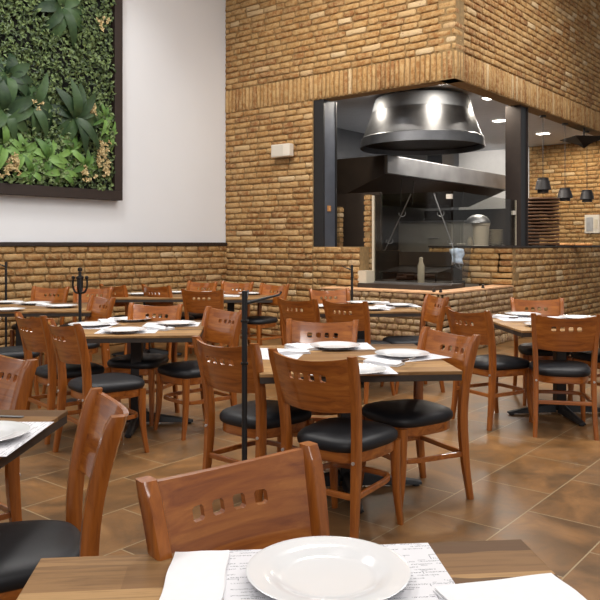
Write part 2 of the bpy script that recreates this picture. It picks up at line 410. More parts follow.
# steel posts of the opening
def box_thing(name, label, cat, mat, x0, x1, y0, y1, z0, z1, group=None, bevel=None):
    o = obj(name, BX(x0, x1, y0, y1, z0, z1), mat, bevel=bevel); return tag(o, label, cat, group)
t = thing('steel_column', 'black and grey steel jamb column at left end of kitchen opening', 'column', (-6.56, YK+.1, 1.36))
obj('flange', BX(-.108, .075, -.09, -.06, 0, 2.14), M['black_metal'], t)
obj('flange', BX(-.108, .075, .21, .24, 0, 2.14), M['black_metal'], t)
obj('web', BX(.041, .06, -.059, .209, 0, 2.14), M['bluesteel'], t)
obj('socket', BX(.061, .075, .02, .09, .52, .6), M['dough'], t)
t = thing('steel_column', 'dark brown steel column standing on the counter at the kitchen corner', 'column', (-4.56, 10.9, 1.372))
obj('flange', BX(-.12, .12, -.15, -.125, 0, 2.128), M['frame_brown'], t)
obj('flange', BX(-.12, .12, .125, .15, 0, 2.128), M['frame_brown'], t)
obj('web', BX(-.02, .1, -.124, .124, 0, 2.128), M['black_metal'], t)

# ---------------------------------------------------------------- extractor hoods
t = thing('extractor_hood', 'big round stainless steel bell hood hanging over the grill', 'extractor hood')
hx, hy, r = -5.62, 9.86, .93
t.location = (hx, hy, 0)
bm = bmesh.new()
lathe(bm, [(.9, 3.0), (.872, 3.06), (.84, 3.15), (.79, 3.28), (.74, 3.42), (.715, 3.52)], 64, close=False); obj('bell', bm, M['hood'], t, smooth=True)
bm = bmesh.new(); lathe(bm, [(.758, 3.38), (.74, 3.44), (.722, 3.52), (.70, 3.585), (0, 3.6)], 64, close=False); obj('collar', bm, M['darkwall'], t, smooth=True)
bm = bmesh.new(); lathe(bm, [(.895, 2.93), (.90, 2.85), (.928, 2.845), (.932, 2.85), (.918, 2.985), (.90, 3.0)], 64, close=False)
obj('rim', bm, M['hood'], t, smooth=True)
bm = bmesh.new(); lathe(bm, [(0, 2.96), (.893, 2.93), (.893, 2.92)], 48, close=False); obj('filter', bm, M['iron'], t)
bm = bmesh.new(); lathe(bm, [(.25, 3.6), (.25, 3.639)], 32); obj('duct', bm, M['iron'], t)
t = thing('extractor_hood', 'long straight stainless steel hood band behind the round bell hood', 'extractor hood', (-6.36, 10.07, 0))
obj('band', BX(-1.9, 0, 0, 4.7, 2.53, 2.83), M['steel'], t, bevel=.01)
bm = bmesh.new()
vs = [bm.verts.new(p) for p in [(-1.95, -.02, 2.2), (-.9, -.02, 2.2), (-.06, -.02, 2.52), (-.06, -.02, 2.82), (-1.95, -.02, 2.82)]]
vs2 = [bm.verts.new(v.co+Vector((0, 4.7, 0))) for v in vs]
bm.faces.new(vs); bm.faces.new(vs2)
for i in range(5): bm.faces.new((vs[i], vs[(i+1) % 5], vs2[(i+1) % 5], vs2[i]))
obj('canopy_body', bm, M['darkbrown'], t)
obj('duct', BX(-1.25, -.9, 3.5, 4.0, 2.831, 3.638), M['hood'], t)

# grill behind glass
gx = lambda px, d, z=0: Wd((px-300)*d/740, d, z)
t = thing('charcoal_grill', 'sooty brick-sided charcoal grill standing inside the glass screen', 'grill', (-5.3, 9.35, 0))
obj('hearth', BX(-.85, .30, -.04, .7, 0, .86), M['darkbrown'], t)
obj('side_panel', BX(-.85, -.80, -.03, .7, .861, 1.3), M['iron'], t)
obj('rear_panel', BX(-.80, .25, .64, .7, .861, 1.28), M['darkbrown'], t)
bm = bmesh.new()
for k in range(17): tube(bm, [(-.7+k*.055, -.01, .98), (-.7+k*.055, .55, 1.06)], .006, 6)
tube(bm, [(-.74, -.01, .98), (.22, -.01, .98)], .012, 6); tube(bm, [(-.74, .55, 1.06), (.22, .55, 1.06)], .012, 6)
obj('grate', bm, M['iron'], t)
for k, (a, b) in enumerate([((-.7, -.01), .98), ((.2, -.01), .98)]):
    obj('grate_leg', tube(bmesh.new(), [(a[0], a[1], .86), (a[0], a[1], .98)], .012, 6), M['iron'], t)
for k in range(9):
    a = random.uniform(-.6, -.1); b = random.uniform(.08, .5)
    o = obj('log', tube(bmesh.new(), [(a, b, .89+.02*(k % 3)), (a+random.uniform(.15, .3), b+random.uniform(-.1, .1), .90+.02*(k % 3))], [.032, .026], 7), M['cork'])
    o.location = t.location
    tag(o, 'short charred firewood log lying under the grill grate', 'firewood', 'logs in the grill')
# prep cabinet behind
t = thing('steel_cabinet', 'low stainless steel worktop cabinet behind the grill', 'cabinet', (-6.55, 11.6, 0))
cg = plain('grey_enamel', srgb(150, 148, 140), .5, nz=.06)
obj('body', BX(-.55, .75, 0, .6, 0, 1.78), cg, t, bevel=.01)
obj('worktop', BX(-.57, .77, -.02, .62, 1.781, 1.81), M['steel'], t)
obj('door', BX(.0, .7, -.02, -.001, .1, 1.7), cg, t)
obj('handle', tube(bmesh.new(), [(.1, -.05, 1.5), (.3, -.05, 1.5)], .01), M['steel'], t)
# rods with hooks
def rod(px0, py0, px1, py1, d, label, d1):
    a, b = D(px0, py0, d), D(px1, py1, d1)
    t = thing('hanging_rod', label, 'rod', b); a = a-b; b = Vector((0, 0, 0))
    obj('bar', tube(bmesh.new(), [a, b], .009, 8), M['steel'], t)
    for s in (.25, .62, .93):
        p = a.lerp(b, s); pts = [p+Vector((cT, sT, 0))*(.05*math.cos(q)) + Vector((0, 0, .045*math.sin(q)-.01)) for q in [PI*.9+i*PI*1.3/9 for i in range(10)]]
        obj('hook', tube(bmesh.new(), pts, .006, 6), M['steel'], t)
def rodz(px0, py0, px1, z1, yy, label):
    f = lambda px: yy/(sT*(px-300)/740+cT)
    d0, d1 = f(px0), f(px1)
    rod(px0, py0, px1, 244+(1.4-z1)*740/d1, d0, label, d1)
rodz(411, 194, 377, 1.035, 9.72, 'steel hook rod leaning left, left of the pair over grill')
rodz(434, 194, 461, 1.035, 9.62, 'steel hook rod leaning right, right of the pair over grill')
for px, dd in ((402, 12.43), (414, 12.74), (464, 14.2)):
    y0 = 244-1.0*740/dd
    o = obj('hanging_wire', tube(bmesh.new(), [D(px, 244-1.125*740/dd, dd), D(px-2, 205, dd)], .006, 6), M['iron'])
    tag(o, 'thin dark wire hanging below the %s hood' % {402: 'left end of long', 414: 'middle of the long', 464: 'far end of the long'}[px], 'wire')

# glass screens
GY = 8.72
t = thing('glass_screen', 'clear glass screen facing the dining room before the grill', 'glass screen', (-5.73, GY, .86))
obj('pane', BX(0, 1.19, 0, .01, .02, 1.23), M['glass'], t)
obj('edge_profile', BX(-.03, 0, -.012, .022, 0, 1.22), M['cream'], t)
obj('bottom_rail', BX(0, 1.19, -.012, .022, 0, .02), M['steel'], t)
obj('clamp', BX(1.13, 1.2, -.02, .03, 1.13, 1.19), M['offwhite'], t)
t = thing('glass_screen', 'clear glass screen along the counter, ending at the brown steel column', 'glass screen', (-4.52, GY+.02, .86))
bm = bmesh.new()
pts = [(0, .02), (.38, .02), (.52, .52), (2.0, .52), (2.0, 1.20), (0, 1.23)]
a = [bm.verts.new((0, y, z)) for y, z in pts]; b = [bm.verts.new((.01, y, z)) for y, z in pts]
bm.faces.new(a); bm.faces.new(b)
for i in range(6): bm.faces.new((a[i], a[(i+1) % 6], b[(i+1) % 6], b[i]))
obj('pane', bm, M['glass'], t)
obj('clamp', BX(-.02, .03, 1.9, 1.96, .98, 1.04), M['offwhite'], t)
obj('edge_strip', BX(-.004, .016, 2.0, 2.012, .52, 1.2), M['cream'], t)
# slim brick piers
def pier(label, c, wx, wy, z0, z1, seed):
    rnd = random.Random(seed); bm = bmesh.new(); lay = bm.verts.layers.float_color.new('tone'); z = z0
    while z < z1-.03:
        j = [rnd.uniform(-.008, .008) for _ in range(4)]
        n0 = len(bm.verts); box(bm, c[0]-wx+j[0], c[0]+wx+j[1], c[1]-wy+j[2], c[1]+wy+j[3], z+.008, min(z+.062, z1))
        bm.verts.ensure_lookup_table(); tn = rnd.random()
        for v in bm.verts[n0:]: v[lay] = (tn, tn, tn, 1)
        z += .075
    o = obj('brick_pier', bm, M['brick'], bevel=.006); tag(o, label, 'brick pier')
    k = obj('mortar_core', BX(c[0]-wx*.85, c[0]+wx*.85, c[1]-wy*.85, c[1]+wy*.85, z0, z1), M['mortar'], o)
p = gx(369, 10.55); pier('slim brick pier beside the left edge of the glass screen', (p.x, p.y), .05, .05, 0, 2.1, 4)
p = gx(339, 11.2); pier('slim brick pier just right of the grey jamb column', (p.x, p.y), .05, .05, 0, 1.96, 5)
box_thing('kitchen_partition', 'dark partition panel behind the counter between grill and steel column', 'partition', M['darkbrown'], -8.4, -5.75, 14.85, 14.9, 0, 2.15)
box_thing('kitchen_partition', 'dark brown partition panel left of the glass screen', 'partition', M['darkbrown'], -7.6, -6.2, 9.6, 9.66, 0, 2.2)
# ledge block filling between pier end and screen
p = gx(364, 10.3); box_thing('stone_block', 'pale stone block on the ledge left of the glass screen', 'block', M['cream'], p.x-.07, p.x+.07, p.y-.05, p.y+.15, .86, 1.03)
struct('trim_4', BX(-5.84, XK-.26, 8.471, 9.3, .0, .86), M['darkbrown'])

# items behind the glass
def lath(name, label, cat, loc, prof, mat, n=24, group=None, smooth=True):
    bm = bmesh.new(); lathe(bm, prof, n); o = obj(name, bm, mat, smooth=smooth); o.location = loc; return tag(o, label, cat, group)
b = gx(421, 10.2); lath('bottle', 'cream coloured bottle standing on the ledge behind the glass screen', 'bottle', (b.x, b.y, .861), [(.045, 0), (.047, .02), (.047, .24), (.028, .29), (.026, .35), (.0, .36)], M['cream'])
cz = 1.373
b = gx(481, 11.2, cz); lath('bucket', 'white tall bucket on the counter behind the glass, below wok', 'bucket', b, [(.11, 0), (.125, .3), (.135, .31), (.135, .34), (.0, .345)], M['cream'])
o = lath('wok', 'upturned grey metal wok resting on the white bucket', 'wok', (b.x-.05, b.y, cz+.347), [(.19, 0), (.185, .02), (.15, .075), (.09, .115), (0, .13)], M['steel'])
b0 = gx(496, 11.25, cz)
for k in range(8):
    lath('bowl', 'cream bowl, %s of the stack beside the white bucket' % ['lowest', 'second from bottom', 'third from bottom', 'fourth from bottom', 'fourth from top', 'third from top', 'second from top', 'topmost'][k], 'bowl', (b0.x, b0.y, cz+k*.031), [(.06, 0), (.105, .022), (.108, .03), (.0, .03)], M['cream'], group='cream bowls stacked behind the glass')
b = gx(470, 11.4, cz); lath('jar', 'small cream jar with lid on the counter left of the bucket', 'jar', b, [(.035, 0), (.04, .02), (.04, .09), (.025, .11), (.028, .13), (0, .135)], M['cream'])
b = gx(461, 11.5, cz); lath('dish', 'small shallow pale dish on the counter beside the little jar', 'dish', b, [(.04, 0), (.07, .03), (.065, .035), (0, .02)], M['offwhite'])
# bag hung over the glass edge
bm = bmesh.new(); q = gx(457, 9.68)
pts = []
for i in range(7):
    for j in range(6):
        a = (i/6-.5)*.16; z = 1.15+ j/5*.2 - abs(a)*.2
        pts.append(bm.verts.new((q.x+cT*a+.02*math.sin(i*1.7+j), q.y+sT*a+.015*math.cos(j*2.1+i), z)))
for i in range(6):
    for j in range(5): bm.faces.new((pts[i*6+j], pts[(i+1)*6+j], pts[(i+1)*6+j+1], pts[i*6+j+1]))
o = obj('plastic_bag', bm, M['bag'], smooth=True, angle=180); md = o.modifiers.new('solid', 'SOLIDIFY'); md.thickness = .012
tag(o, 'crumpled pale blue plastic bag hanging inside the glass corner', 'bag')
# stack of boards right of the steel column
c0 = gx(541, 12.2, cz); brd = None
words = ['lowest', 'second from bottom', 'third from bottom', 'fourth from bottom', 'fifth from bottom', 'sixth from bottom', 'seventh from bottom', 'seventh from top', 'sixth from top', 'fifth from top', 'fourth from top', 'third from top', 'second from top', 'topmost']
for k in range(14):
    lb = 'brown wooden serving board, %s of the stack by the steel column' % words[k]
    if brd is None:
        bm = bmesh.new(); lathe(bm, [(.27, .012), (.29, .018), (.29, .038), (.27, .044)], 28); box(bm, -.2, -.1, -.1, .1, 0, .012); box(bm, .1, .2, -.1, .1, 0, .012)
        brd = obj('serving_board', bm, M['brownboard'], bevel=.003); tag(brd, lb, 'serving board', 'boards stacked on the counter'); brd.location = c0
    else: dup(brd, c0+Vector((random.uniform(-.008, .008), random.uniform(-.008, .008), k*.0565)), k*.4, lb)
c1 = gx(578, 12.7, cz)
for k, dx in enumerate((-.22, .1)):
    bm = bmesh.new(); lathe(bm, [(.02, 0), (.13, .0), (.15, .02), (.13, .035), (0, .04)], 20); o = obj('flatbread', bm, M['dough'], smooth=True)
    o.location = c1+Vector((cT, sT, 0))*dx; tag(o, 'flat baked bread on the counter, %s of the two' % ('left', 'right')[k], 'bread')
# white switch panel on the rear kitchen wall
q = Vector((0, 16.55, 0)); s = (592-300)/740; dd = 16.53/(sT*s+cT); xq = (cT*s-sT)*dd; zq = 1.4+(244-224)*dd/740
t = thing('switch_panel', 'white switch panel on the rear kitchen brick wall', 'switch panel', (xq, 16.53, zq))
obj('panel', BX(-.16, .16, 0, .04, -.2, .2), M['offwhite'], t, bevel=.006)
obj('door', BX(-.12, .02, -.012, -.001, -.15, .15), M['bolt'], t); obj('switch', BX(.05, .12, -.012, -.001, -.1, .1), M['cream'], t)

# pendant lamps
def pendant(px, ytop, ybot, y_w, label):
    s = (px-300)/740; d = y_w/(sT*s+cT); x = (cT*s-sT)*d; x = max(min(x, XK-.0), -5.2)
    x = XK-.14; y = y_w
    zt = 1.4+(244-ytop)*d/740; zb = 1.4+(244-ybot)*d/740; h = zt-zb
    t = thing('pendant_lamp', label, 'pendant lamp', (x, y, zb), 0, 'pendant lamps over the counter')
    bm = bmesh.new(); lathe(bm, [(.118, .05), (.13, .052), (.098, h*.82), (.09, h*.84), (.088, h), (.0, h+.005)], 28, close=False); obj('lamp_shade', bm, M['knob'], t, smooth=True)
    bm = bmesh.new(); lathe(bm, [(0, .0), (.088, 0), (.09, .048), (.117, .05)], 24, close=False); obj('lower_ring', bm, M['iron'], t, smooth=True)
    obj('cord', tube(bmesh.new(), [(0, 0, h), (0, 0, ZS-zb-.03)], .006, 6), M['black_metal'], t)
    bm = bmesh.new(); lathe(bm, [(.05, 0), (.05, .03)], 16, c=(0, 0, ZS-zb-.03)); obj('ceiling_rose', bm, M['black_metal'], t)
def yw(px):      # where the ray through px meets the plane of the cords
    s = (px-300)/740; d = (XK-.14)/(cT*s-sT); return (sT*s+cT)*d
pendant(543, 178, 193, yw(543), 'small black pendant lamp, nearest the steel column')
pendant(565, 188, 201, yw(565), 'small black pendant lamp, middle of the three over the counter')
pendant(587, 190, 202, yw(587), 'small black pendant lamp, furthest right over the counter')
# dark pointed ceiling lamp
b = gx(584, 13.2)
t = thing('ceiling_lamp', 'wide dark flat cone lamp hanging under the kitchen ceiling at right', 'ceiling lamp', (-5.0, 14.2, 3.12))
s = (584-300)/740; d = 13.4; q = Wd(s*d, d, 1.4+(244-148)*13.4/740); t.location = q
bm = bmesh.new(); lathe(bm, [(0.02, 0), (.05, .03), (.12, .07), (.44, .17), (.44, .18), (0, .185)], 4, close=False); obj('shade', bm, M['iron'], t)
obj('stem', tube(bmesh.new(), [(0, 0, .185), (0, 0, 3.64-q.z)], .015, 8), M['iron'], t)

# kitchen ceiling lights
for k, (px, py, lb) in enumerate([(500, 120, 'bright recessed light left of the steel column'), (543, 133, 'bright recessed light just right of the steel column'), (492, 97, 'bright recessed light close to the brick corner, behind'),
                                   (578, 138, 'bright recessed light near the flat cone lamp'), (357, 93.5, 'bright recessed light at far left of the opening'), (443, 81.5, 'bright recessed light right under the brick corner')]):
    z = 3.64; d = 740*(z-1.4)/(244-py); p = Wd((px-300)*d/740, d, z)
    p.x = min(p.x, XK-.45)
    t = thing('recessed_light', 'small '+lb, 'ceiling light', (p.x, p.y, z), 0, 'recessed lights in the kitchen ceiling')
    obj('trim_ring', BX(-.13, .13, -.1, .1, -.012, -.001), M['offwhite'], t); obj('diffuser', BX(-.11, .11, -.08, .08, -.022, -.013), M['lamp'], t)
    a = area('recessed_light_lamp', (p.x, p.y, z-.05), .2, 14, (1, .9, .75))
area('kitchen_fill_light', (-5.35, 11.6, 3.5), .4, 45, (1, .94, .86))  # added fill, no fixture: brightens the items on the counter
area('kitchen_fill_light', (-5.9, 12.2, 3.55), .5, 90, (1, .93, .85), sy=2.5)  # added ambient fill for the kitchen interior and hoods, no fixture here
spot('assumed_kitchen_spot', (-5.6, 15.0, 3.55), (-5.6, 16.6, 1.9), 60, 100, (1, .8, .55))  # assumed spots without fixtures, added to light the rear kitchen walls
spot('assumed_kitchen_spot', (-7.5, 15.0, 3.55), (-7.5, 16.6, 2.6), 70, 110, (1, .95, .9))

# emergency speaker box on the brick
t = thing('wall_speaker', 'small white box speaker mounted on the brick wall left of opening', 'speaker', (-7.0, YK-.03, 2.83))
s = (283-300)/740; dd = (YK-.1)/(sT*s+cT); t.location = ((cT*s-sT)*dd, YK-.03, 1.4+(244-151)*dd/740)
obj('casing', BX(-.19, .17, -.13, -.02, -.09, .1), M['offwhite'], t, bevel=.015)
obj('bracket', BX(-.06, .06, -.02, .03, -.04, .04), M['bolt'], t)
obj('grille', BX(-.17, .05, -.134, -.131, -.07, .08), plain('speaker_mesh', srgb(200, 194, 182), .6, nz=.05, scale=120), t)

# knobs on the coping
for k, (px, py) in enumerate([(434, 289), (453, 290.5), (506, 286)]):
    d = 740*.6/(py+3-244)
    p = Wd((px-300)*d/740, d, .801); p.x = min(p.x, XK-.02) ; p.y = max(p.y, 8.2)
    lath('knob', 'small black knob on the low brick wall, %s of three' % ('left', 'middle', 'right')[k], 'knob', p, [(.02, 0), (.022, .012), (.014, .03), (.02, .045), (0, .052)], M['knob'], 12)

# ---------------------------------------------------------------- living wall picture
FX = XB+.001
GW = thing('living_wall', 'large brown framed panel of artificial green plants on white wall', 'plant wall', (FX, 2.6, 2.0))
Y0, Y1, Z1 = 0, 3.79, 3.2
Fw = .13
bm = bmesh.new(); box(bm, 0, .13, Y0, Y1, 0, Fw); box(bm, 0, .13, Y0, Y1, Z1-Fw, Z1); obj('frame', bm, M['frame_brown'], GW, bevel=.004)
bm = bmesh.new(); box(bm, 0, .13, Y1-Fw, Y1, Fw, Z1-Fw); box(bm, 0, .13, Y0, Y0+Fw, Fw, Z1-Fw); obj('frame_side', bm, M['frame_brown'], GW, bevel=.004)
obj('backing', BX(.0, .03, Y0+Fw, Y1-Fw, Fw, Z1-Fw), M['soil'], GW)
def leaf(bm, lay, p, d, nrm, L, wd, tone, fold=.25, droop=.3, seg=5):
    """one pointed leaf: from p along d, surface normal nrm"""
    d = d.normalized(); s = d.cross(nrm).normalized(); nn = s.cross(d).normalized()
    prev = None
    for i in range(seg+1):
        t = i/seg; c = p + d*(L*t) + nn*(-droop*L*t*t + .1*L*math.sin(PI*t)); wv = wd*math.sin(PI*(t*.9+.07))**.8*(1 if i < seg else 0)
        if i == seg: cur = [bm.verts.new(c)]
        else: cur = [bm.verts.new(c - s*wv + nn*fold*wv), bm.verts.new(c), bm.verts.new(c + s*wv + nn*fold*wv)]
        for v in cur: v[lay] = (tone, tone, tone, 1)
        if prev:
            if len(cur) == 3:
                bm.faces.new((prev[0], prev[1], cur[1], cur[0])); bm.faces.new((prev[1], prev[2], cur[2], cur[1]))
            else: bm.faces.new((prev[0], prev[1], cur[0])); bm.faces.new((prev[1], prev[2], cur[0]))
        prev = cur
def wallpt(px, py, off=.08):       # point on the panel seen at a pixel
    s = (px-300)/740; d = (FX+off)/(cT*s-sT); return Vector((off, (sT*s+cT)*d-2.6, 1.4+(244-py)*d/740-2.0))
rnd = random.Random(21)
# small-leaf foliage
bm = bmesh.new(); lay = bm.verts.layers.float_color.new('tone')
for i in range(9500):
    y = rnd.uniform(1.2, Y1-Fw-.03) if i % 6 else rnd.uniform(.15, 1.2); z = rnd.uniform(Fw+.02, Z1-Fw-.02)
    clump = .5+.5*math.sin(y*9+math.sin(z*7)*2)*math.sin(z*8+1.3*math.sin(y*6))
    x = .04+rnd.uniform(.0, .07)+.05*clump
    d = Vector((rnd.uniform(-.1, .8), rnd.uniform(-1, 1), rnd.uniform(-1, 1)))
    leaf(bm, lay, Vector((x, y, z)), d, Vector((1, rnd.uniform(-.6, .6), rnd.uniform(-.6, .6))), rnd.uniform(.035, .085), rnd.uniform(.012, .026), rnd.random(), .3, .3, 2)
o = obj('small_leaf_foliage', bm, M['leaf_bush'], GW); o['kind'] = 'stuff'
def rosette(px, py, rad, nl, mat, wd, name, seed, a0=0, a1=2*PI, off=.12, label=None):
    r = random.Random(seed); bm = bmesh.new(); lay = bm.verts.layers.float_color.new('tone'); c = wallpt(px, py, off)
    for k in range(nl):
        a = a0+(a1-a0)*k/nl+r.uniform(-.15, .15); el = r.uniform(.05, .75)
        d = Vector((el, math.cos(a), math.sin(a)))
        leaf(bm, lay, c, d, Vector((1, -.2*math.cos(a), -.2*math.sin(a))), rad*r.uniform(.8, 1.1), wd*r.uniform(.85, 1.1), r.random(), .22, .55, 7)
    o = obj(name, bm, mat, GW, smooth=True, angle=60); return o
for (px, py, rr, nl) in [(32, 106, .42, 12), (75, 118, .42, 13), (62, 8, .40, 11), (4, 112, .36, 11), (8, 76, .3, 9)]:
    rosette(px, py, rr*1.12, nl, M['leaf_dark'], .075, 'broad_leaf_plant', px)
for (px, py, rr, nl, wd) in [(48, 158, .30, 11, .05), (22, 152, .28, 10, .045), (70, 150, .26, 10, .04), (4, 146, .3, 10, .045), (85, 166, .22, 9, .04), (104, 118, .24, 10, .03), (60, 172, .22, 9, .045), (110, 135, .2, 9, .03), (30, 172, .2, 9, .04)]:
    rosette(px, py, rr, nl, M['leaf_light'], wd, 'fern', px+7, off=.1)
def dried(px, py, n, sp, seed):
    r = random.Random(seed); bm = bmesh.new(); lay = bm.verts.layers.float_color.new('tone'); c = wallpt(px, py, .15)
    for k in range(n):
        p = c+Vector((r.uniform(-.02, .05), r.gauss(0, sp*.6), r.gauss(0, sp)))
        p.z = max(p.z, .16); p.y = min(p.y, Y1-.16)
        for q in range(6):
            leaf(bm, lay, p, Vector((.5, r.uniform(-1, 1), r.uniform(-.6, 1))), Vector((1, r.uniform(-.5, .5), 0)), .045, .012, r.random(), .3, .2, 2)
    obj('dried_flower', bm, M['dry'], GW)
for a in [(14, 162, 20, .07, 1), (102, 155, 34, .09, 2), (38, 103, 8, .04, 3), (90, 112, 12, .045, 4), (101, 22, 9, .06, 5), (84, 176, 8, .05, 6), (6, 172, 8, .05, 7), (105, 172, 14, .05, 8)]: dried(*a)

# ---------------------------------------------------------------- chair
def sec(x, y, z, wx, wy, tw=0):    # rectangular section with chamfered corners, in the horizontal plane
    c = .22
    return [Vector((x+a*wx/2, y+b*wy/2, z)) for a, b in [(-1+c, -1), (1-c, -1), (1, -1+c), (1, 1-c), (1-c, 1), (-1+c, 1), (-1, 1-c), (-1, -1+c)]]
def make_chair(label):
    t = thing('dining_chair', label, 'chair', group='cherry dining chairs')
    # back posts running into rear legs
    path = smoothpath([(.21, -.24, 0), (.202, -.212, .2), (.199, -.196, .44), (.205, -.206, .62), (.216, -.238, .78), (.222, -.262, .865), (.224, -.275, .9)], 5)
    for s in (-1, 1):
        bm = bmesh.new(); secs = []
        for p in path:
            wy = .032+.02*min(1, p.z/.35) - .014*max(0, (p.z-.86)/.04); wx = .03+.005*min(1, p.z/.4)
            secs.append(sec(s*p.x, p.y, p.z, wx, wy))
        sweep(bm, secs); obj('rear_leg', bm, M['cherry_v'], t, smooth=True, angle=50)
    for s in (-1, 1):
        bm = bmesh.new(); secs = []
        for p in smoothpath([(.197, .228, 0), (.188, .205, .16), (.184, .198, .32), (.184, .196, .43)], 4):
            w_ = .026+.018*min(1, p.z/.4); secs.append(sec(s*p.x, p.y, p.z, w_, w_))
        sweep(bm, secs); obj('front_leg', bm, M['cherry_v'], t, smooth=True, angle=50)
    # backrest panel with four square holes
    holes = [(-.087, .0165), (-.029, .0165), (.029, .0165), (.087, .0165)]
    us = sorted(set([-.206, -.18, -.15, -.12, .12, .15, .18, .206] + [h+e for h, w_ in holes for e in (-w_, w_)] + [-.058, 0, .058]))
    hz0, hz1 = .776, .809
    vs_ = [.628, .645, .69, .74, hz0, hz1, .83, .855, .88]
    bm = bmesh.new(); th = .0085
    def pos(u, z, side):
        q = u/.206
        zt = z
        if z >= .83: zt = z + (.012*(q*q) - .006)*(z-.83)/.05*1.6
        if z <= .645: zt = z + .012*q*q*(.645-z)/.017
        y0 = -.205 - .06*((z-.62)/.2) - .048*(1-q*q) + side*th
        return Vector((u, y0, zt))
    F = {}; 
    for side in (-1, 1):
        for i, u_ in enumerate(us):
            for j, z_ in enumerate(vs_): F[side, i, j] = bm.verts.new(pos(u_, z_, side))
    ish = lambda i, j: vs_[j] == hz0 and any(abs((us[i]+us[i+1])/2-h) < .001 for h, _ in holes)
    nu, nv = len(us), len(vs_)
    for i in range(nu-1):
        for j in range(nv-1):
            if ish(i, j):
                u0, u1, z0, z1 = us[i], us[i+1], vs_[j], vs_[j+1]; k = .18
                o8 = [(u0+k*(u1-u0), z0), (u1-k*(u1-u0), z0), (u1, z0+k*(z1-z0)), (u1, z1-k*(z1-z0)), (u1-k*(u1-u0), z1), (u0+k*(u1-u0), z1), (u0, z1-k*(z1-z0)), (u0, z0+k*(z1-z0))]
                A = [bm.verts.new(pos(a, b, -1)) for a, b in o8]; B = [bm.verts.new(pos(a, b, 1)) for a, b in o8]
                for q in range(8): bm.faces.new((A[q], A[(q+1) % 8], B[(q+1) % 8], B[q]))
                for side, V8 in ((-1, A), (1, B)):
                    bm.faces.new((F[side, i, j], V8[0], V8[7])); bm.faces.new((F[side, i+1, j], V8[1], V8[2]))
                    bm.faces.new((F[side, i+1, j+1], V8[3], V8[4])); bm.faces.new((F[side, i, j+1], V8[5], V8[6]))
                continue
            for side in (-1, 1): bm.faces.new((F[side, i, j], F[side, i+1, j], F[side, i+1, j+1], F[side, i, j+1]))
    for i in range(nu-1):
        for j in (0, nv-1): bm.faces.new((F[-1, i, j], F[-1, i+1, j], F[1, i+1, j], F[1, i, j]))
    for j in range(nv-1):
        for i in (0, nu-1): bm.faces.new((F[-1, i, j], F[-1, i, j+1], F[1, i, j+1], F[1, i, j]))
    obj('backrest', bm, M['cherry'], t, smooth=True, angle=35)
    # seat
    def outline(sc, n=40):
        pts = []
        for i in range(n):
            a = 2*PI*i/n; c, s = math.cos(a), math.sin(a); e = 2/3.4
            y = math.copysign(abs(s)**e, s); x = math.copysign(abs(c)**e, c)
            wx = .21+.024*y
            pts.append((x*wx*sc - 0*y, (.02+y*.222*sc) + (.012*(1-x*x) if y > .5 else 0)))
        return pts
    def stack(layers):
        bm = bmesh.new(); rings = [[bm.verts.new((x, y, z)) for x, y in outline(s)] for s, z in layers]; n = len(rings[0])
        for a, b in zip(rings, rings[1:]):
            for k in range(n): bm.faces.new((a[k], a[(k+1) % n], b[(k+1) % n], b[k]))
        bm.faces.new(rings[0]); bm.faces.new(rings[-1]); return bm
    obj('seat_frame', stack([(.92, .382), (.94, .387), (.94, .433)]), M['cherry'], t, smooth=True)
    obj('seat', stack([(.96, .434), (1.0, .441), (1.015, .455), (1.005, .472), (.95, .486), (.84, .495), (.6, .501), (.25, .504)]), M['vinyl'], t, smooth=True, angle=60)
    # bentwood hoop stretcher and rear rail
    pts = smoothpath([(-.2, -.21, .25), (-.192, -.08, .25), (-.185, .09, .25), (-.16, .165, .25), (-.09, .19, .25), (.09, .19, .25), (.16, .165, .25), (.185, .09, .25), (.192, -.08, .25), (.2, -.21, .25)], 4)
    bm = bmesh.new(); rings = []
    for i, p in enumerate(pts):
        a = pts[max(0, i-1)]; b = pts[min(len(pts)-1, i+1)]; tt = (b-a).normalized(); sd = Vector((tt.y, -tt.x, 0))
        rings.append([p+sd*.009+Vector((0, 0, .014)), p+sd*.009-Vector((0, 0, .014)), p-sd*.009-Vector((0, 0, .014)), p-sd*.009+Vector((0, 0, .014))])
    sweep(bm, rings); obj('stretcher', bm, M['cherry'], t, bevel=.004)
    obj('rear_rail', BX(-.19, .19, -.218, -.2, .236, .264), M['cherry'], t, bevel=.004)
    for s in (-1, 1):
        bm = bmesh.new(); tube(bm, [(s*.199, -.221, .41), (s*.199, -.229, .41)], .008, 10); obj('bolt', bm, M['bolt'], t)
    return t
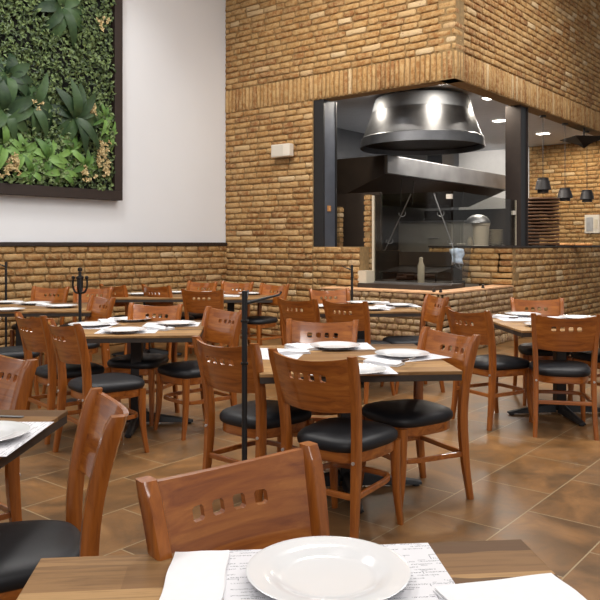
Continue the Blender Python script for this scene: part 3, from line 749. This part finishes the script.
CH = [
 (.02, 1.50, 219, 'cherry wood chair with its back just beyond the nearest foreground table'),
 (-.87, 2.25, 113, 'cherry wood chair seen from its side at lower left'),
 (-1.505, 3.14, 138, 'cherry wood chair cut by left edge, behind the left-edge table'),
 (.21, 3.63, -36, 'cherry wood chair with its back to camera before the middle table'),
 (-.215, 4.07, -42, 'cherry wood chair behind the near black rack, left of middle table'),
 (.625, 4.14, 118, 'cherry wood chair at right side of middle table, facing left'),
 (.10, 4.64, 170, 'cherry wood chair with pale reflection on its back, behind middle table'),
 (-1.74, 5.5, -47, 'cherry wood chair partly hidden behind the one left of mid-left table'),
 (-1.33, 4.98, -50, 'cherry wood chair with full back visible at left of mid-left table'),
 (-.79, 5.58, 131, 'cherry wood chair at right side of mid-left table, facing left'),
 (-1.28, 5.97, 166, 'cherry wood chair with glossy pale back, behind the mid-left table'),
 (-1.61, 9.30, -36, 'cherry wood chair before the rear table further left, right one'),
 (-1.04, 8.50, -10, 'cherry wood chair with its back to camera before rear table by corner'),
 (-.50, 9.15, 138, 'cherry wood chair at right end of the rear table by the corner'),
 (.15, 7.08, -42, 'cherry wood chair left of the two before the table by low wall'),
 (.57, 6.80, -40, 'cherry wood chair right of the two before the table by low wall'),
 (.42, 8.06, 200, 'cherry wood chair behind the table by low wall, left of rack'),
 (1.07, 7.14, 103, 'cherry wood chair seen edge-on, right of the table by low wall'),
 (1.53, 5.86, -61, 'cherry wood chair left of the right-hand table, its back to camera'),
 (1.96, 5.56, -12, 'cherry wood chair right-most with its back to camera, right-hand table'),
 (2.17, 6.62, 173, 'cherry wood chair behind the right-hand table, facing the camera'),
 (2.58, 6.24, 118, 'cherry wood chair cut by the right edge, behind right-hand table'),
 (-2.15, 9.35, -38, 'cherry wood chair before the rear table further left, left one'),
 (-1.45, 9.75, 150, 'cherry wood chair against brick wainscot behind the rear tables'),
 (-.95, 9.65, 155, 'cherry wood chair with pale glare behind rear table by the corner'),
 (-2.47, 8.42, 170, 'cherry wood chair behind the far-left table, near the trident rack'),
 (-2.10, 6.92, 130, 'cherry wood chair with pale glare at right end of far-left table'),
 (-3.02, 8.5, 165, 'cherry wood chair by the brick wainscot behind far-left table'),
 (-2.52, 6.36, -58, 'cherry wood chair cut by left edge before the far-left table'),
]
proto = None
for X, d, a, lb in CH:
    p = Wd(X, d, 0); rz = TH+R(a)
    if proto is None: proto = make_chair(lb); proto.location = p; proto.rotation_euler = (0, 0, rz)
    else: dup(proto, p, rz, lb)

# ---------------------------------------------------------------- tables
TOPZ = .75
def make_table(label, w_, h_):
    t = thing('dining_table', label, 'table', group='square dining tables')
    obj('tabletop', BX(-w_/2, w_/2, -h_/2, h_/2, TOPZ-.018, TOPZ), M['table'], t, bevel=.003)
    obj('edge_band', BX(-w_/2+.003, w_/2-.003, -h_/2+.003, h_/2-.003, TOPZ-.05, TOPZ-.0185), M['table_edge'], t, bevel=.002)
    obj('top_plate', BX(-.22, .22, -.22, .22, TOPZ-.062, TOPZ-.0505), M['black_metal'], t)
    obj('column', BX(-.042, .042, -.042, .042, .06, TOPZ-.0625), M['black_metal'], t, bevel=.006)
    for k in range(4):
        bm = bmesh.new(); Mx = Matrix.Rotation(k*PI/2, 4, 'Z'); secs = []
        for x, hh, zb, ww in ((.043, .085, .02, .036), (.2, .055, .018, .034), (.40, .026, .012, .03), (.435, .018, .012, .026)):
            secs.append([Mx @ Vector((x, -ww, zb)), Mx @ Vector((x, ww, zb)), Mx @ Vector((x, ww*.7, zb+hh*.8)), Mx @ Vector((x, 0, zb+hh)), Mx @ Vector((x, -ww*.7, zb+hh*.8))])
        sweep(bm, secs); ft = obj('foot', bm, M['black_metal'], t, bevel=.003)
        bm = bmesh.new(); q = Mx @ Vector((.405, 0, 0)); lathe(bm, [(.02, 0), (.02, .0115)], 12, c=(q.x, q.y, 0)); obj('glide', bm, M['black_metal'], ft)
    return t
TB = {
 'near': (.02, 1.12, 5.5, 1.03, .93, 'the foreground table', 'light wood table nearest the camera in the foreground'),
 'left': (-1.44, 2.40, -2, 1.03, 1.03, 'the left-edge table', 'light wood table cut by the left edge of the photo'),
 'mid': (.27, 4.26, 5, 1.04, 1.04, 'the middle table', 'square wood table with four chairs in the middle of the room'),
 'midl': (-1.27, 5.76, 4, 1.03, 1.06, 'the mid-left table', 'wood table on black pedestal in the left middle, behind near-left chair'),
 'right': (2.14, 6.10, 4, 1.03, 1.03, 'the right-hand table', 'wood table at the right before the kitchen counter wall'),
 'low': (.62, 7.60, 4, 1.03, 1.03, 'the table by low wall', 'wood table standing just before the low brick wall'),
 'r1': (-.86, 9.22, 3, 1.03, .85, 'the rear table by corner', 'wood table at rear near the concave brick wall corner'),
 'r2': (-1.92, 9.28, 3, 1.0, .8, 'the rear left table', 'wood table at rear before the brick wainscot, left of corner table'),
 'far': (-2.88, 7.64, 3, 1.65, 1.08, 'the far-left table', 'long wood table at far left near the brick wainscot'),
}
tp = {}
for k, (X, d, a, w_, h_, short, lb) in TB.items():
    p = Wd(X, d, 0); rz = TH+R(a); key = (w_, h_)
    if key in tp: t = dup(tp[key], p, rz, lb)
    else: t = make_table(lb, w_, h_); tp[key] = t; t.location = p; t.rotation_euler = (0, 0, rz)

# place settings
def mk_plate():
    bm = bmesh.new()
    lathe(bm, [(0, .004), (.082, .004), (.096, .007), (.104, .013), (.128, .0165), (.15, .0195), (.157, .021), (.158, .0222), (.156, .023), (.149, .0222), (.127, .0192), (.106, .0165), (.096, .0095), (.08, .0072), (0, .0068)], 64, close=False)
    lathe(bm, [(.07, 0), (.08, 0), (.082, .0055), (.068, .0055)], 64, close=False)
    return obj('plate', bm, M['porcelain'], smooth=True, angle=50)
def mk_napkin(w_, l_, lift=.012, seed=1):
    r = random.Random(seed); bm = bmesh.new(); nx, ny = 12, 16
    for L in range(2):
        z0 = L*.0055; rows = []
        ww = w_*(1-.02*L); 
        for s in (0, 1):
            g = []
            for i in range(nx+1):
                for j in range(ny+1):
                    x = (i/nx-.5)*ww+.0015*math.sin(j*.7+L+seed); y = (j/ny-.5)*l_*(1-.015*L)+.0012*math.sin(i*.8+seed)
                    e = min(i, nx-i, 1)*min(j, ny-j, 1)
                    z = z0 + (.0052*(1 if e else .55)+ .0012*math.sin(x*28+seed)*math.cos(y*22+seed*2)*L if s else .0)
                    g.append(bm.verts.new((x, y, max(z, 0 if not s else z0+.001))))
            rows.append(g)
        a, b = rows; N = ny+1
        for i in range(nx):
            for j in range(ny):
                for g in (a, b): bm.faces.new((g[i*N+j], g[(i+1)*N+j], g[(i+1)*N+j+1], g[i*N+j+1]))
        for i in range(nx):
            for j in (0, ny): bm.faces.new((a[i*N+j], a[(i+1)*N+j], b[(i+1)*N+j], b[i*N+j]))
        for j in range(ny):
            for i in (0, nx): bm.faces.new((a[i*N+j], a[i*N+j+1], b[i*N+j+1], b[i*N+j]))
    return obj('napkin', bm, M['linen'], smooth=True, angle=50)
def mk_mat(w_=.44, l_=.31): return obj('placemat', BX(-w_/2, w_/2, -l_/2, l_/2, 0, .0012), M['placemat'])
def mk_knife():
    t = thing('table_knife', '', 'knife')
    obj('blade', BX(.0, .1, -.009, .009, .001, .004), M['steel'], t, bevel=.001)
    obj('handle', BX(-.075, 0, -.009, .009, 0, .011), M['handle'], t, bevel=.004); return t
P0, N0, M0 = mk_plate(), mk_napkin(.105, .2), mk_mat()
for _v in N0.data.vertices: _v.co.z *= 2.0 + .5*math.sin(_v.co.y*25)
K0 = mk_knife()
first = {}
def put(kind, src, loc, rz, label, cat, group):
    if kind not in first:
        first[kind] = 1; o = src; o.location = loc; o.rotation_euler = (0, 0, rz); tag(o, label, cat, group)
    else: o = dup(src, loc, rz, label, group); o['category'] = cat
    return o
def plate(px, py, lb, rise=.0015):
    q = G(px, py, TOPZ+.02); put('p', P0, Vector((q.x, q.y, TOPZ+rise)), 0, 'white round plate on '+lb, 'plate', 'white round plates')
def matt(px, py, a, lb): put('m', M0, G(px, py, TOPZ)+Vector((0, 0, .0003)), TH+R(a), 'printed white paper placemat on '+lb, 'placemat', 'printed paper placemats')
def napkin(px, py, a, lb, rise=.0018): put('n', N0, G(px, py, TOPZ)+Vector((0, 0, rise)), TH+R(a), 'folded white paper napkin on '+lb, 'napkin', 'folded white napkins')
def knife(px, py, a, lb, rise=.031): put('k', K0, G(px, py, TOPZ)+Vector((0, 0, rise)), TH+R(a), 'dark-handled table knife on '+lb, 'knife', 'table knives')

# foreground table
plate(328, 570, 'foreground table, largest in the photo')
matt(338, 580, 5.5, 'the foreground table under the large plate')
mn = mk_napkin(.115, .27, seed=3); mn.location = Wd(-.2, 1.41, TOPZ+.0018); mn.rotation_euler = (0, 0, TH+R(2)); tag(mn, 'folded white napkin left of the large foreground plate', 'napkin', 'folded white napkins')
mn = mk_napkin(.25, .2, seed=6); mn.location = Wd(.395, 1.315, TOPZ+.0018); mn.rotation_euler = (0, 0, TH+R(14)); tag(mn, 'large folded white napkin right of the foreground plate', 'napkin', 'folded white napkins')
# left-edge table
plate(-20, 433, 'left-edge table, half outside the photo'); matt(-14, 438, -90, 'left-edge table under its plate')
knife(-2, 417, -8, 'left-edge table beyond its plate', .0015)
# middle table
plate(355, 369, 'the middle table, nearest the front chair'); plate(402, 353, 'the middle table, at its right'); plate(335, 345, 'the middle table, at its far side')
matt(350, 369.5, 5, 'middle table under front plate'); matt(404, 357, 30, 'middle table under right plate'); matt(337, 346.5, 5, 'middle table under far plate'); matt(277, 354, 80, 'middle table at its left corner')
napkin(384, 364.5, 60, 'middle table between front and right plates'); knife(408, 366, 60, 'middle table near its right edge')
napkin(301, 349, 40, 'middle table left of far plate'); napkin(292, 353.5, 110, 'middle table left end')
# mid-left table
plate(133, 318.5, 'the mid-left table, far side'); plate(176, 322.6, 'the mid-left table, right end'); plate(125, 329.5, 'the mid-left table, near side'); plate(89, 324, 'the mid-left table, left end')
matt(133, 319, 4, 'mid-left table under far plate'); matt(172, 324.5, 4, 'mid-left table under right plate'); matt(128, 331, 4, 'mid-left table under near plate'); matt(93, 326, 90, 'mid-left table under left plate')
napkin(160, 329.5, 60, 'mid-left table at right of near plate'); knife(167, 330, 100, 'mid-left table right of near plate')
napkin(107, 323, 30, 'mid-left table between left and far plates'); knife(110, 326, 45, 'mid-left table between its left plates', .0015)
# right table
plate(523, 313.7, 'right-hand table, far left corner'); plate(578, 317, 'right-hand table, behind chair back'); plate(545, 324, 'right-hand table, nearest the front chair'); plate(604, 318, 'right-hand table, cut by the right edge')
matt(515, 318.5, 90, 'right-hand table at its left end'); matt(573, 319, 90, 'right-hand table at its right'); napkin(505, 318, 60, 'right-hand table at its left corner'); knife(518, 322, 0, 'right-hand table at its left')
# table by low wall
plate(361, 302, 'table by low wall, far plate'); plate(370, 308, 'table by low wall, near plate'); plate(399, 304.5, 'table by low wall, right plate'); plate(322, 305.5, 'table by low wall, left plate')
matt(366, 309, 4, 'table by low wall under near plate'); matt(398, 306, 4, 'table by low wall under right plate')
napkin(384, 308.5, 50, 'table by low wall, near its front'); napkin(380, 303.5, 100, 'table by low wall, between far and right plates'); knife(393, 309, -35, 'table by low wall, right front')
# rear tables
plate(213, 292, 'rear corner table, left plate'); plate(250, 293, 'rear corner table, right plate'); napkin(226, 296.6, 80, 'rear corner table, front'); napkin(238, 291.5, 30, 'rear corner table, between plates')
matt(222, 296, 4, 'rear corner table, front side')
plate(139, 293.5, 'rear left table, left plate'); plate(178, 291.8, 'rear left table, right plate'); napkin(160, 294.5, 60, 'rear left table, between plates')
plate(36, 302.6, 'far-left table, far plate'); plate(62, 305.5, 'far-left table, right plate'); plate(8, 309, 'far-left table, near plate'); plate(8, 301.6, 'far-left table, far end at photo edge')
napkin(46, 306, 60, 'far-left table, before right plate'); napkin(22, 304, 70, 'far-left table, between far and near plates')

# ---------------------------------------------------------------- bag racks
def rack(X, d, top, label, kind, rot=0):
    t = thing('bag_rack', label, 'rack', Wd(X, d, 0), TH+R(rot), 'black standing hook racks')
    bm = bmesh.new(); lathe(bm, [(.13, 0), (.13, .008), (.03, .02), (.018, .03)], 28); obj('base', bm, M['black_metal'], t, smooth=True, angle=30)
    obj('pole', tube(bmesh.new(), [(0, 0, .03), (0, 0, top)], .0135, 12), M['black_metal'], t, smooth=True)
    if kind == 'trident':
        bm = bmesh.new(); lathe(bm, [(0, 0), (.018, .008), (.022, .022), (.018, .036), (0, .045)], 12, c=(0, 0, top)); obj('ball', bm, M['iron'], t, smooth=True)
        for a in (0, PI/2, PI, 3*PI/2):
            c, s = math.cos(a), math.sin(a)
            pts = smoothpath([(c*.01, s*.01, top-.19), (c*.045, s*.045, top-.175), (c*.064, s*.064, top-.12), (c*.06, s*.06, top-.05)], 5)
            h = obj('hook', tube(bmesh.new(), pts, .009, 8), M['iron'], t, smooth=True)
            bm = bmesh.new(); q = pts[-1]; lathe(bm, [(0, -.018), (.015, -.01), (.018, 0), (.015, .01), (0, .018)], 10, c=tuple(q)); obj('hook_ball', bm, M['iron'], h, smooth=True)
    else:
        for a, L in ((0, .165), (PI, .12)) if kind == 'arm' else ((PI, .1),):
            c, s = math.cos(a), math.sin(a)
            if kind == 'arm' and a == PI: c, s = 0.2, .98
            pts = [(0, 0, top-.06), (c*L*.5, s*L*.5, top-.04), (c*L, s*L, top-.02), (c*(L+.012), s*(L+.012), top-.005)]
            obj('hook', tube(bmesh.new(), pts, [.009, .007, .005, .004], 8), M['black_metal'], t, smooth=True)
        for z in (.93, .73):
            bm = bmesh.new(); lathe(bm, [(.0136, 0), (.018, .002), (.018, .012), (.0136, .014)], 12, c=(0, 0, top-1.18+z+.1)); obj('collar', bm, M['iron'], t)
rack((80-300)/740*6.6, 6.6, 1.15, 'dark rack with trident hooks behind the mid-left table', 'trident', 0)
rack((244.5-300)/740*3.5, 3.5, 1.178, 'tall black hook pole standing left of the middle table', 'arm', 8)
rack((6-300)/740*8.75, 8.75, 1.19, 'black hook pole before the wainscot at far left', 'single')
rack((352-300)/740*8.5, 8.5, 1.16, 'thin black hook pole behind the table by low wall', 'plain')
